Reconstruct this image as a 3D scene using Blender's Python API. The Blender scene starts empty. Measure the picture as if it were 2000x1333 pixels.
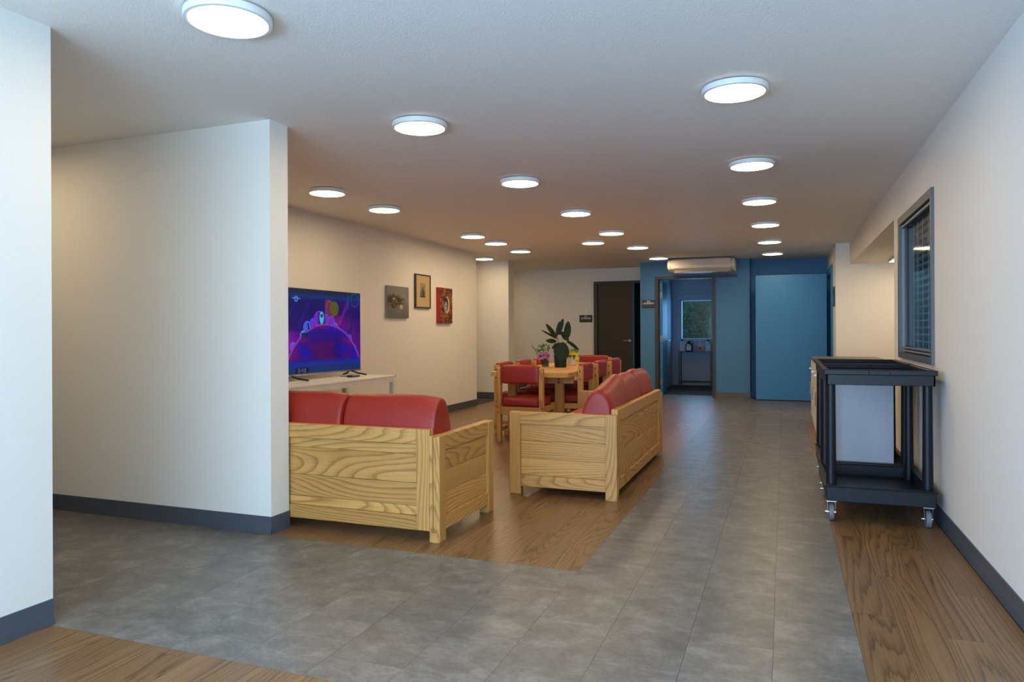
import bpy, bmesh, math, random
import numpy as np
from mathutils import Vector, Matrix
random.seed(7)
S = bpy.context.scene
C = S.collection
PI = math.pi

# ------------------------------------------------------------------ camera, world, lights, exposure
F, YAW, ROLL, SHIFT, EYE, H = 1403.1, 0.36199, -0.00437, 18.73, 1.19, 2.448
fw = Vector((-math.sin(YAW), math.cos(YAW), 0)); rt = Vector((math.cos(YAW), math.sin(YAW), 0)); up = Vector((0, 0, 1))
r3 = rt*math.cos(ROLL) + up*math.sin(ROLL); u3 = up*math.cos(ROLL) - rt*math.sin(ROLL)
cd = bpy.data.cameras.new('camera'); cam = bpy.data.objects.new('camera', cd); C.objects.link(cam)
cd.sensor_width = 36; cd.sensor_fit = 'HORIZONTAL'; cd.lens = F/2000*36
cd.shift_y = -SHIFT/2000; cd.clip_start = 0.02; cd.clip_end = 200
cam.matrix_world = Matrix(((r3.x, u3.x, -fw.x, 0), (r3.y, u3.y, -fw.y, 0), (r3.z, u3.z, -fw.z, EYE), (0, 0, 0, 1)))
S.camera = cam

W = bpy.data.worlds.new('sky'); S.world = W; W.use_nodes = True
bg = W.node_tree.nodes['Background']
bg.inputs[0].default_value = (0.42, 0.68, 1.0, 1); bg.inputs[1].default_value = 1.0

def area(name, loc, rot, sx, sy, power, col):
    l = bpy.data.lights.new(name, 'AREA'); l.shape = 'RECTANGLE'; l.size = sx; l.size_y = sy
    l.energy = power; l.color = col
    o = bpy.data.objects.new(name, l); C.objects.link(o); o.location = loc; o.rotation_euler = rot
    return o
DAY = (0.48, 0.69, 1.0)
area('window_daylight', (-0.9, -2.75, 1.30), (PI/2-.50, 0, 0), 3.2, 2.0, 40, DAY)          # sky light through the glass front behind the camera
area('ground_daylight', (-0.9, -2.70, .75), (PI/2+.85, 0, 0), 3.2, 1.0, 122, (.50, .76, 1.0))   # daylight thrown up by the pavement outside
area('side_fill', (-2.78, -1.35, 1.25), (PI/2, 0, -PI/2), 1.9, 1.5, 125, (.32, .57, 1.0))      # added blue fill for the right wall, from an unseen side window
area('office_fill', (2.0, 5.2, 2.42), (0, 0, 0), .6, .6, 5, (.8, .95, 1.0))                                      # added fill for the slats and dark room behind the wall window
area('laundry_daylight', (-1.75, 16.35, 1.45), (-PI/2, 0, 0), 0.9, 0.85, 9, (0.22, 0.58, 1.0))
LAMP_COL = (1.0, 0.765, 0.46); LAMP_STRENGTH = 17.6

S.view_settings.view_transform = 'Standard'; S.view_settings.look = 'None'
S.view_settings.exposure = 0.95; S.view_settings.gamma = 1.0; S.view_settings.use_curve_mapping = False
S.cycles.use_denoising = True
S.cycles.max_bounces = 8; S.cycles.diffuse_bounces = 5; S.cycles.glossy_bounces = 4
S.cycles.transparent_max_bounces = 8; S.cycles.sample_clamp_indirect = 6
S.cycles.caustics_reflective = False; S.cycles.caustics_refractive = False

# ------------------------------------------------------------------ materials
def newmat(name):
    m = bpy.data.materials.new(name); m.use_nodes = True
    nt = m.node_tree; nt.nodes.clear()
    out = nt.nodes.new('ShaderNodeOutputMaterial'); b = nt.nodes.new('ShaderNodeBsdfPrincipled')
    nt.links.new(b.outputs[0], out.inputs[0])
    return m, nt, b, out
def N(nt, t, **kw):
    n = nt.nodes.new(t)
    for k, v in kw.items(): setattr(n, k, v)
    return n
def coords(nt, scale=(1, 1, 1), rnd=False, swap=None, kind='Object'):
    tc = N(nt, 'ShaderNodeTexCoord'); v = tc.outputs[kind]
    if swap:     # bring the grain axis to x
        sp = N(nt, 'ShaderNodeSeparateXYZ'); cb = N(nt, 'ShaderNodeCombineXYZ'); nt.links.new(v, sp.inputs[0])
        for i, a in enumerate(swap): nt.links.new(sp.outputs['XYZ'.index(a)], cb.inputs[i])
        v = cb.outputs[0]
    if rnd:
        oi = N(nt, 'ShaderNodeObjectInfo'); mu = N(nt, 'ShaderNodeMath', operation='MULTIPLY'); mu.inputs[1].default_value = 37.0
        nt.links.new(oi.outputs['Random'], mu.inputs[0])
        ad = N(nt, 'ShaderNodeVectorMath', operation='ADD'); nt.links.new(v, ad.inputs[0]); nt.links.new(mu.outputs[0], ad.inputs[1]); v = ad.outputs[0]
    mp = N(nt, 'ShaderNodeMapping'); mp.inputs['Scale'].default_value = scale
    nt.links.new(v, mp.inputs[0]); return mp.outputs[0]
def noise(nt, vec, scale, detail=4, rough=.5, dist=0):
    n = N(nt, 'ShaderNodeTexNoise'); n.inputs['Scale'].default_value = scale; n.inputs['Detail'].default_value = detail
    n.inputs['Roughness'].default_value = rough; n.inputs['Distortion'].default_value = dist
    if vec is not None: nt.links.new(vec, n.inputs['Vector'])
    return n.outputs[0]
def ramp(nt, fac, stops):
    r = N(nt, 'ShaderNodeValToRGB'); e = r.color_ramp.elements
    while len(e) < len(stops): e.new(.5)
    for el, (p, c) in zip(e, stops): el.position = p; el.color = (*c, 1)
    nt.links.new(fac, r.inputs[0]); return r.outputs[0]
def mix(nt, fac, a, b, mode='MIX'):
    m = N(nt, 'ShaderNodeMix', data_type='RGBA', blend_type=mode)
    for s, v in ((m.inputs[0], fac), (m.inputs[6], a), (m.inputs[7], b)):
        if isinstance(v, bpy.types.NodeSocket): nt.links.new(v, s)
        elif isinstance(v, tuple): s.default_value = (*v, 1)
        else: s.default_value = v
    return m.outputs[2]
def bump(nt, b, h, strength, dist=.01):
    n = N(nt, 'ShaderNodeBump'); n.inputs['Strength'].default_value = strength; n.inputs['Distance'].default_value = dist
    nt.links.new(h, n.inputs['Height']); nt.links.new(n.outputs[0], b.inputs['Normal'])
def plain(name, col, rough=.5, metal=0, spec=.5, bmp=0, bscale=60, var=0):
    m, nt, b, _ = newmat(name); b.inputs['Roughness'].default_value = rough; b.inputs['Metallic'].default_value = metal
    b.inputs['Specular IOR Level'].default_value = spec
    v = coords(nt)
    n = noise(nt, v, bscale, 3)
    k = max(var, .03)
    c = ramp(nt, noise(nt, v, 6, 3), [(0.3, tuple(x*(1-k) for x in col)), (0.7, tuple(min(1, x*(1+k)) for x in col))])
    nt.links.new(c, b.inputs['Base Color'])
    if bmp: bump(nt, b, n, bmp, .004)
    return m
def paint(name, col, strength=.35, scale=140):
    m, nt, b, _ = newmat(name); b.inputs['Roughness'].default_value = .62; b.inputs['Specular IOR Level'].default_value = .3
    b.inputs['Base Color'].default_value = (*col, 1)
    v = coords(nt, kind='Object'); bump(nt, b, noise(nt, v, scale, 3, .6), strength, .003)
    return m
def wood(name, axis, light, mid, dark, knots=True, rough=.45, wscale=25.0, stretch=.10, rnd=True, dist=5.0, spec=.4, var=.12, mf=.36, wd=1.2, tone_k=1.0):
    sw = {'X': 'XYZ', 'Y': 'YXZ', 'Z': 'ZXY'}[axis]
    m, nt, b, _ = newmat(name)
    v = coords(nt, (stretch, 1, 1), rnd, sw)
    # growth rings cut lengthwise: distance from a wandering pith, so flat-sawn faces show long cathedrals
    lowf = noise(nt, coords(nt, (stretch*.8, .5, .5), rnd, sw), 3.2, 2, .5)
    sp = N(nt, 'ShaderNodeVectorMath', operation='MULTIPLY_ADD'); sp.inputs[1].default_value = (0, 1, 1)
    nt.links.new(v, sp.inputs[0])
    ml = N(nt, 'ShaderNodeMath', operation='MULTIPLY'); ml.inputs[1].default_value = dist*.09; nt.links.new(lowf, ml.inputs[0])
    nt.links.new(ml.outputs[0], sp.inputs[2])
    w = N(nt, 'ShaderNodeTexWave', wave_type='BANDS', bands_direction='DIAGONAL', wave_profile='SAW')
    w.inputs['Scale'].default_value = wscale; w.inputs['Distortion'].default_value = wd
    w.inputs['Detail'].default_value = 3; w.inputs['Detail Scale'].default_value = 2.0; w.inputs['Detail Roughness'].default_value = .6
    nt.links.new(sp.outputs[0], w.inputs['Vector'])
    v2 = coords(nt, (stretch*.35, 1, 1), rnd, sw)
    fine = noise(nt, v2, 130, 3, .6)
    big = noise(nt, v, 2.2, 2)
    c1 = ramp(nt, w.outputs['Fac'], [(0.0, light), (.45, light), (.72, mid), (.90, dark), (1.0, mid)])
    c2 = ramp(nt, fine, [(.35, tuple(x*.80 for x in mid)), (.65, light)])
    c = mix(nt, mf, c1, c2)
    tone = ramp(nt, big, [(.3, (.80, .76, .70)), (.7, (1.1, 1.1, 1.08))])
    c = mix(nt, 1.0, c, tone, 'MULTIPLY')
    oi = N(nt, 'ShaderNodeObjectInfo')
    tv = ramp(nt, oi.outputs['Random'], [(0, (1-var, 1-var*1.15, 1-var*1.3)), (1, (1+var*.6, 1+var*.6, 1+var*.5))])
    c = mix(nt, 1.0, c, tv, 'MULTIPLY')
    nt.links.new(c, b.inputs['Base Color'])
    b.inputs['Roughness'].default_value = rough; b.inputs['Specular IOR Level'].default_value = spec
    bump(nt, b, fine, .12, .002)
    return m
PL, PM, PD = (.70, .375, .115), (.56, .285, .076), (.28, .122, .028)
PINE = {a: wood('pine_'+a, a, PL, PM, PD) for a in 'XYZ'}
VL, VM, VD = (.265, .150, .066), (.168, .088, .036), (.056, .027, .011)
M_plank = wood('walnut_vinyl_plank', 'Y', VL, VM, VD, rough=.34, wscale=24, stretch=.07, dist=6.0, spec=.5, var=.045, mf=.45, wd=5.0)

def tile_mat():
    m, nt, b, _ = newmat('grey_stone_tile')
    v = coords(nt, (1, 1.25, 1), True)
    a = noise(nt, v, 6.0, 10, .74, .25); c_ = noise(nt, coords(nt, (.7, 1.5, 1), True), 55, 8, .8)
    c = ramp(nt, a, [(.32, (.088, .084, .078)), (.52, (.158, .148, .133)), (.70, (.270, .252, .224))])
    d = ramp(nt, c_, [(.3, (.72, .72, .72)), (.5, (1, 1, 1)), (.68, (1.22, 1.21, 1.18))])
    c = mix(nt, 1, c, d, 'MULTIPLY')
    oi = N(nt, 'ShaderNodeObjectInfo')
    c = mix(nt, 1, c, ramp(nt, oi.outputs['Random'], [(0, (.95, .95, .95)), (1, (1.04, 1.04, 1.04))]), 'MULTIPLY')
    nt.links.new(c, b.inputs['Base Color'])
    b.inputs['Roughness'].default_value = .36; b.inputs['Specular IOR Level'].default_value = .5
    bump(nt, b, c_, .08, .002); return m
M_tile = tile_mat()
M_grout = plain('dark_joint', (.05, .045, .04), .8)
M_wall = paint('warm_white_paint', (.82, .79, .73))
M_ceil = paint('ceiling_paint', (.86, .83, .79), .6, 90)
M_blue = paint('blue_paint', (.080, .225, .42), .15)
M_bluep = plain('blue_door_enamel', (.036, .220, .48), .45, var=.03)
M_base = plain('slate_vinyl_base', (.075, .085, .105), .42, var=.04)
M_basetaupe = plain('taupe_vinyl_base', (.12, .10, .09), .45)
M_red = plain('red_vinyl', (.31, .017, .009), .46, bmp=.08, bscale=220, var=.06)
M_white = plain('white_laminate', (.80, .76, .68), .35)
M_cab = plain('cream_cabinet', (.74, .69, .62), .45)
M_black = plain('black_plastic', (.0060, .0075, .0115), .40, spec=.32, bmp=.15, bscale=300, var=.15)
M_blk = plain('satin_black', (.012, .012, .014), .35)
M_brown = plain('dark_brown_paint', (.045, .038, .034), .5)
M_chrome = plain('chrome', (.75, .76, .78), .18, 1)
M_steel = plain('brushed_steel', (.55, .55, .54), .32, 1)
M_tread = plain('grey_rubber', (.20, .20, .22), .6)
M_gmetal = plain('grey_painted_metal', (.115, .125, .135), .42, .3)
M_counter = plain('grey_brown_counter', (.13, .11, .10), .4)
M_lampwhite = plain('lamp_housing_white', (.80, .80, .78), .45)
M_acwhite = plain('cream_appliance_plastic', (.66, .60, .52), .4)
M_laundry = paint('laundry_paint', (.40, .48, .58), .2)
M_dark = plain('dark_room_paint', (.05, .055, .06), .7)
M_bolt = plain('black_bolt', (.02, .018, .016), .4, .5)
M_sign = plain('black_sign', (.020, .020, .022), .4)
M_letter = plain('white_lettering', (.75, .75, .73), .5)
M_leaf = plain('rubber_plant_leaf', (.016, .028, .008), .5, spec=.14, var=.3)
M_leafl = plain('fresh_green_leaf', (.10, .19, .045), .5, var=.3)
M_stem = plain('brown_stem', (.16, .10, .05), .6)
M_pot = plain('dark_green_pot', (.018, .030, .013), .5, spec=.14)
M_wpot = plain('white_ceramic', (.66, .60, .50), .3)
M_pink = plain('pink_petal', (.72, .34, .46), .5, var=.3)
M_yel = plain('yellow_petal', (.85, .74, .05), .5, var=.2)
M_cream = plain('cream_petal', (.75, .70, .50), .5, var=.15)
M_purple = plain('purple_petal', (.10, .03, .12), .5, var=.3)
M_soil = plain('dark_soil', (.03, .02, .015), .9)
def glassy(name, tint, refl=.08, alpha_col=None):
    m, nt, b, out = newmat(name); nt.nodes.remove(b)
    t = N(nt, 'ShaderNodeBsdfTransparent'); t.inputs[0].default_value = (*tint, 1)
    g = N(nt, 'ShaderNodeBsdfGlossy'); g.inputs['Roughness'].default_value = .06
    lw = N(nt, 'ShaderNodeLayerWeight'); lw.inputs[0].default_value = .5
    pw = N(nt, 'ShaderNodeMath', operation='POWER'); pw.inputs[1].default_value = 5.0; nt.links.new(lw.outputs['Facing'], pw.inputs[0])
    fr = N(nt, 'ShaderNodeMath', operation='MULTIPLY_ADD'); fr.inputs[1].default_value = .55; fr.inputs[2].default_value = .03; nt.links.new(pw.outputs[0], fr.inputs[0])
    w = noise(nt, coords(nt, (1, .7, 1)), 5, 1); bp = N(nt, 'ShaderNodeBump'); bp.inputs['Strength'].default_value = .03
    nt.links.new(w, bp.inputs['Height']); nt.links.new(bp.outputs[0], g.inputs['Normal'])
    mx = N(nt, 'ShaderNodeMixShader'); nt.links.new(fr.outputs[0], mx.inputs[0])
    nt.links.new(t.outputs[0], mx.inputs[1]); nt.links.new(g.outputs[0], mx.inputs[2]); nt.links.new(mx.outputs[0], out.inputs[0])
    return m
M_glass = glassy('window_glass', (.80, .86, .88))
M_vase = glassy('smoky_vase_glass', (.70, .76, .80))
M_water = glassy('vase_water', (.75, .82, .84))
def emis(name, col, st):
    m, nt, b, out = newmat(name); nt.nodes.remove(b); e = N(nt, 'ShaderNodeEmission')
    e.inputs[0].default_value = (*col, 1); e.inputs[1].default_value = st; nt.links.new(e.outputs[0], out.inputs[0]); return m
M_lamp = emis('lamp_diffuser', LAMP_COL, LAMP_STRENGTH)
def vcol(name, emit=0, rough=.5):
    m, nt, b, out = newmat(name); a = N(nt, 'ShaderNodeAttribute', attribute_name='Col')
    if emit:
        nt.links.new(a.outputs[0], b.inputs['Emission Color']); b.inputs['Emission Strength'].default_value = emit
        b.inputs['Base Color'].default_value = (.004, .004, .005, 1); b.inputs['Specular IOR Level'].default_value = .25
    else: nt.links.new(a.outputs[0], b.inputs['Base Color'])
    b.inputs['Roughness'].default_value = rough
    return m
M_screen = vcol('tv_picture', .42, .25)
M_art = vcol('painted_canvas', 0, .6)

# ------------------------------------------------------------------ builders
def box(bm, x0, x1, y0, y1, z0, z1, bev=0.0, seg=1):
    vs = [bm.verts.new(p) for p in ((x0,y0,z0),(x1,y0,z0),(x1,y1,z0),(x0,y1,z0),(x0,y0,z1),(x1,y0,z1),(x1,y1,z1),(x0,y1,z1))]
    fs = [bm.faces.new([vs[i] for i in f]) for f in ((3,2,1,0),(4,5,6,7),(0,1,5,4),(1,2,6,5),(2,3,7,6),(3,0,4,7))]
    if bev:
        es = list({e for f in fs for e in f.edges})
        bmesh.ops.bevel(bm, geom=es, offset=bev, segments=seg, profile=.6, affect='EDGES')
    return bm
def cyl(bm, p0, p1, r0, r1=None, n=16, caps=True):
    r1 = r0 if r1 is None else r1
    p0, p1 = Vector(p0), Vector(p1); d = (p1-p0).normalized()
    a = d.orthogonal().normalized(); b = d.cross(a)
    A = [bm.verts.new(p0 + (a*math.cos(t)+b*math.sin(t))*r0) for t in [2*PI*i/n for i in range(n)]]
    B = [bm.verts.new(p1 + (a*math.cos(t)+b*math.sin(t))*r1) for t in [2*PI*i/n for i in range(n)]]
    for i in range(n): bm.faces.new((A[i], A[(i+1) % n], B[(i+1) % n], B[i]))
    if caps: bm.faces.new(A[::-1]); bm.faces.new(B)
    return bm
def lathe(bm, prof, c=(0, 0, 0), n=24, close=True):
    rings = []
    for r, z in prof:
        rings.append([bm.verts.new((c[0]+r*math.cos(2*PI*i/n), c[1]+r*math.sin(2*PI*i/n), c[2]+z)) for i in range(n)])
    for a, b in zip(rings, rings[1:]):
        for i in range(n): bm.faces.new((a[i], a[(i+1) % n], b[(i+1) % n], b[i]))
    if close:
        bm.faces.new(rings[0][::-1]); bm.faces.new(rings[-1])
    return bm
def tube(bm, pts, r, n=8):
    pts = [Vector(p) for p in pts]; prev = None; a = None
    for i, p in enumerate(pts):
        d = (pts[min(i+1, len(pts)-1)] - pts[max(i-1, 0)]).normalized()
        a = d.orthogonal().normalized() if a is None else (a - d*a.dot(d)).normalized()
        b = d.cross(a); rr = r[i] if isinstance(r, (list, tuple)) else r
        ring = [bm.verts.new(p + (a*math.cos(2*PI*k/n)+b*math.sin(2*PI*k/n))*rr) for k in range(n)]
        if prev:
            for k in range(n): bm.faces.new((prev[k], prev[(k+1) % n], ring[(k+1) % n], ring[k]))
        else: bm.faces.new(ring[::-1])
        prev = ring
    bm.faces.new(prev); return bm
def mesh(bm, name, mat, smooth=False):
    bmesh.ops.recalc_face_normals(bm, faces=bm.faces)
    me = bpy.data.meshes.new(name); bm.to_mesh(me); bm.free()
    if mat: me.materials.append(mat)
    if smooth:
        for p in me.polygons: p.use_smooth = True
    return me
def obj(name, bm, mat, parent=None, smooth=False, label=None, auto=False):
    me = bm if isinstance(bm, bpy.types.Mesh) else mesh(bm, name, mat, smooth or auto)
    if auto: me.set_sharp_from_angle(angle=math.radians(35))
    o = bpy.data.objects.new(name, me); C.objects.link(o)
    if parent: o.parent = parent
    if label: o['label'] = label
    return o
def B(): return bmesh.new()
def bx(name, mat, parent, *a, bev=0, **k): return obj(name, box(B(), *a, bev=bev), mat, parent, **k)
def tag(o, label, cat, group=None):
    o['label'] = label; o['category'] = cat
    if group: o['group'] = group
    return o
def thing(name, label, cat, loc=(0, 0, 0), rz=0, group=None):
    o = bpy.data.objects.new(name, None); C.objects.link(o); o.empty_display_size = .1
    o.location = loc; o.rotation_euler = (0, 0, rz); return tag(o, label, cat, group)
def struct(name, bm, mat, parent=None, **k):
    o = obj(name, bm, mat, parent, **k)
    if not parent: o['kind'] = 'structure'
    return o
def copy_tree(o, parent=None):
    c = o.copy(); C.objects.link(c)
    if parent: c.parent = parent
    for ch in list(o.children): copy_tree(ch, c)
    return c
def boxes(*bs):
    bm = B()
    for b in bs: box(bm, *b)
    return bm

# ------------------------------------------------------------------ setting
XR, X2, XT = .891, -2.832, -4.641          # right wall, end of the partition, screen wall
floor = struct('floor', boxes((-8.4, 3.4, -3.1, 17.2, -.06, -.004)), M_grout)
struct('ceiling', boxes((-8.4, 3.4, -3.1, 17.2, H, H+.12)), M_ceil)
# near wall at the left of the camera and the partition
struct('wall_left', boxes((-3.0, -2.812, -.35, 2.09, 0, H), (-3.0, -2.812, -3.0, -2.35, 0, H), (-3.0, -2.812, -2.35, -.35, 0, .45), (-3.0, -2.812, -2.35, -.35, 2.05, H), (-8.3, -3.0, 1.9, 2.09, 0, H)), M_wall)
struct('wall_partition', boxes((-8.3, X2, 3.457, 3.620, 0, H)), M_wall)
struct('wall_hallway_end', boxes((-8.4, -8.25, 1.9, 3.7, 0, H)), M_wall)
struct('wall_television', boxes((-4.84, XT, 3.620, 10.64, 0, H)), M_wall)
struct('wall_recess', boxes((-6.6, -4.84, 10.5, 10.64, 0, H), (-6.7, -6.6, 10.5, 14.4, 0, H)), M_wall)
struct('wall_pier', boxes((-6.6, -4.571, 11.9, 12.17, 0, H)), M_wall)
struct('wall_storage', boxes((-6.6, -3.58, 14.17, 14.3, 0, H), (-3.58, -2.58, 14.17, 14.3, 2.184, H), (-2.58, -2.36, 14.17, 14.3, 0, H)), M_wall)
struct('wall_storage_return', boxes((-2.47, -2.36, 13.33, 14.17, 0, H)), M_wall)
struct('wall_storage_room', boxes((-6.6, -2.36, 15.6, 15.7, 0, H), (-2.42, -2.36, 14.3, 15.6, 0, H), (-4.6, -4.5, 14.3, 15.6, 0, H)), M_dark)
struct('wall_laundry', boxes((-2.47, -2.20, 13.19, 13.33, 0, H), (-2.20, -1.14, 13.19, 13.33, 2.175, H), (-1.14, -.555, 13.19, 13.33, 0, H)), M_blue)
struct('wall_alcove', boxes((-.555, 3.3, 13.55, 13.7, 0, H), (-.66, -.555, 13.33, 13.7, 0, H)), M_blue)
struct('wall_laundry_left', boxes((-2.36, -2.30, 13.33, 16.0, 0, H)), M_laundry)
struct('wall_laundry_right', boxes((-.66, -.55, 13.7, 16.0, 0, H)), M_laundry)
struct('wall_laundry_back', boxes((-2.47, -2.13, 16.0, 16.15, 0, H), (-1.42, -.55, 16.0, 16.15, 0, H), (-2.13, -1.42, 16.0, 16.15, 0, .98), (-2.13, -1.42, 16.0, 16.15, 1.88, H)), M_laundry)
# right wall with its window hole, the counter niche and the far return
WY0, WY1, WZ0, WZ1 = 5.20, 6.62, .97, 2.09
struct('wall_right', boxes((XR, 1.03, -3.0, WY0, 0, H), (XR, 1.03, WY1, 6.97, 0, H), (XR, 1.03, WY0, WY1, 0, WZ0), (XR, 1.03, WY0, WY1, WZ1, H)), M_wall)
struct('wall_niche_header', boxes((XR, 1.9, 6.97, 11.43, 2.14, H)), M_wall)
struct('wall_niche_back', boxes((1.9, 2.0, 6.85, 11.43, 0, H), (1.03, 1.9, 6.87, 6.97, 0, H)), M_wall)
struct('wall_niche_end', boxes((.706, 2.0, 11.43, 11.55, 0, H)), M_wall)
struct('wall_far_right', boxes((.706, .83, 11.55, 12.04, 0, H), (.706, .83, 12.04, 13.55, 2.21, H)), M_wall)
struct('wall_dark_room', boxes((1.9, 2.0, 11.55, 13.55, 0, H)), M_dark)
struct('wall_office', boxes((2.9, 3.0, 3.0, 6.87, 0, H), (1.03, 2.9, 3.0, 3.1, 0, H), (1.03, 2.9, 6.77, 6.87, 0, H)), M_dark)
# glass front behind the camera
struct('wall_entry', boxes((-8.3, -2.6, -3.1, -3.0, 0, H), (.75, 3.3, -3.1, -3.0, 0, H), (-2.6, .75, -3.1, -3.0, 2.25, H), (-2.6, .75, -3.1, -3.0, 0, .2)), M_wall)
wf = struct('window_1', boxes((-2.6, -2.54, -3.08, -3.02, .2, 2.25), (.69, .75, -3.08, -3.02, .2, 2.25), (-.95, -.89, -3.08, -3.02, .2, 2.25), (-2.6, .75, -3.08, -3.02, .2, .26), (-2.6, .75, -3.08, -3.02, 2.19, 2.25)), M_gmetal)
obj('pane', boxes((-2.54, -.95, -3.055, -3.05, .26, 2.19)), M_glass, wf); obj('pane', boxes((-.89, .69, -3.055, -3.05, .26, 2.19)), M_glass, wf)

w4 = struct('added_window', boxes((-2.97, -2.90, -2.35, -2.30, .45, 2.05), (-2.97, -2.90, -.40, -.35, .45, 2.05), (-2.97, -2.90, -2.35, -.35, .45, .50), (-2.97, -2.90, -2.35, -.35, 2.0, 2.05)), M_gmetal)  # unseen window frame added to go with the side fill light
obj('pane', boxes((-2.94, -2.935, -2.30, -.40, .50, 2.0)), M_glass, w4)
# floor pieces: every tile and plank its own piece
TW, TL, PW, PLN = .3048, .6096, .1524, 1.2192
def piece(name, x0, x1, y0, y1, mat, cache={}):
    g = .00045; w, l = x1-x0, y1-y0
    if w < .02 or l < .02: return
    key = (name, round(w, 3), round(l, 3))
    if key not in cache:
        bm = box(B(), -w/2+g, w/2-g, -l/2+g, l/2-g, -.004, 0)
        cache[key] = mesh(bm, name, mat)
    o = bpy.data.objects.new(name, cache[key]); C.objects.link(o); o.parent = floor
    o.location = ((x0+x1)/2, (y0+y1)/2, 0)
def zone(name, X0, X1, Y0, Y1, w, l, mat, ox, oy, stag):
    i0 = math.floor((X0-ox)/w + 1e-6); i = i0
    while ox+i*w < X1-1e-4:
        xa, xb = max(X0, ox+i*w), min(X1, ox+(i+1)*w)
        off = oy + stag(i); j = math.floor((Y0-off)/l + 1e-6)
        while off+j*l < Y1-1e-4:
            ya, yb = max(Y0, off+j*l), min(Y1, off+(j+1)*l)
            piece(name, xa, xb, ya, yb, mat); j += 1
        i += 1
tst = lambda i: (i % 2)*TL/2
pst = lambda i: ((i*0.437) % 1)*PLN
GX = .262
zone('tile', -.957, GX, .6, 12.05, TW, TL, M_tile, GX-4*TW, 3.147-5*TL, lambda i: ((i+1) % 2)*TL/2)
zone('tile', -5.5, -.957, 2.072, 3.438, TW, TL, M_tile, GX-4*TW, 3.147-5*TL, lambda i: ((i+1) % 2)*TL/2)
zone('tile', -2.4, .70, 12.05, 13.55, TW*1, TL, M_tile, GX-4*TW, 3.147-5*TL, tst)
zone('tile', GX, XR, 10.09, 12.05, TW, TL, M_tile, GX, 3.147-5*TL, tst)
zone('plank', -2.812, -.957, .6, 2.072, PW, PLN, M_plank, -.957, .2, pst)
zone('plank', XT, -.957, 3.438, 12.05, PW, PLN, M_plank, -.957, 3.2, pst)
zone('plank', GX, XR, .8, 10.09, PW, PLN, M_plank, GX, .9, pst)
zone('plank', -4.7, -2.4, 12.05, 14.17, PW*2, PLN, M_plank, -.957, 12.0, pst)

# baseboards
def baseboard(name, segs, mat=M_base, hgt=.102):
    bm = B()
    for (x0, x1, y0, y1, nx, ny) in segs:      # wall-side rectangle and outward normal
        t = .006
        def R(a, z0, z1):
            xa, xb, ya, yb = x0, x1, y0, y1
            if nx > 0: xb = x0+a
            if nx < 0: xa = x1-a
            if ny > 0: yb = y0+a
            if ny < 0: ya = y1-a
            box(bm, xa, xb, ya, yb, z0, z1)
        R(t, .0, hgt); R(.013, 0, .012); R(.009, .012, .022)
    return struct(name, bm, mat)
baseboard('baseboard_left', [(-2.812, -2.812, -2.9, 2.09, 1, 0)])
baseboard('baseboard_partition', [(-8.2, X2+.006, 3.457, 3.457, 0, -1), (X2, X2, 3.457, 3.620, 1, 0)])
baseboard('baseboard_television', [(XT, XT, 3.633, 10.64, 1, 0)])
baseboard('baseboard_pier', [(-6.5, -4.565, 11.9, 11.9, 0, -1), (-4.571, -4.571, 11.9, 12.17, 1, 0)])
baseboard('baseboard_storage', [(-6.5, -3.62, 14.17, 14.17, 0, -1)])
baseboard('baseboard_laundry', [(-1.14, -.55, 13.19, 13.19, 0, -1)], M_basetaupe)
baseboard('baseboard_right', [(XR, XR, -2.9, 6.97, -1, 0)])

# window_2: office window in the right wall
w2 = struct('window_2', boxes((XR-.018, 1.02, WY0-.004, WY0+.041, WZ0-.004, WZ1+.004), (XR-.018, 1.02, WY1-.06, WY1+.004, WZ0-.004, WZ1+.004),
    (XR-.018, 1.02, WY0+.041, WY1-.06, WZ1-.055, WZ1+.004), (XR-.018, 1.02, WY0+.041, WY1-.06, WZ0-.004, WZ0+.04)), M_gmetal)
obj('track', boxes((XR-.005, XR+.012, WY0+.045, WY1-.06, WZ1-.085, WZ1-.07), (XR, XR+.03, WY0+.04, WY1-.05, WZ0+.05, WZ0+.062), (XR, XR+.03, WY0+.04, WY1-.05, WZ0+.075, WZ0+.085), (XR+.0, XR+.02, WY1-.085, WY1-.065, WZ0+.04, WZ1-.05)), plain('dull_grey_track', (.24, .26, .28), .5, .2), w2)
obj('pane', boxes((XR+.035, XR+.039, WY0+.045, WY1-.06, WZ0+.04, WZ1-.055)), M_glass, w2)
for zz in (1.55, 1.84, 1.2):
    for yy in (WY1-.03,): obj('screw', cyl(B(), (XR-.021, yy, zz), (XR-.018, yy, zz), .006, n=10), M_steel, w2)
obj('screw', cyl(B(), (XR-.021, WY0+.022, WZ1-.03), (XR-.018, WY0+.022, WZ1-.03), .008, n=10), M_steel, w2)
M_reflslat = plain('reflected_slat_grey', (.60, .60, .57), .5)
bl = thing('reflected_grid', 'slats and cords imitating a window grid reflected in the grey framed wall window', 'reflection', (XR+.065, 5.98, WZ0+.05))  # slats and cords imitate a window grid mirrored in the glass
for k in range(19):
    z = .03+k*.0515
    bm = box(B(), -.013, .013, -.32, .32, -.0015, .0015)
    s = obj('reflected_slat', bm, M_reflslat, bl); s.location = (0, 0, z); s.rotation_euler = (.010*math.sin(k*1.7), .35+.12*math.sin(k*.9), 0)
for yy in (-.29, -.07, .14, .31): obj('reflected_cord', boxes((-.018, -.014, yy-.003, yy+.003, .0, .98)), M_reflslat, bl)
obj('reflected_rail', boxes((-.02, .02, -.33, .33, 0, .012)), M_gmetal, bl)
obj('reflected_head', boxes((-.022, .022, -.33, .33, .98, 1.02)), M_gmetal, bl)

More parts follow.
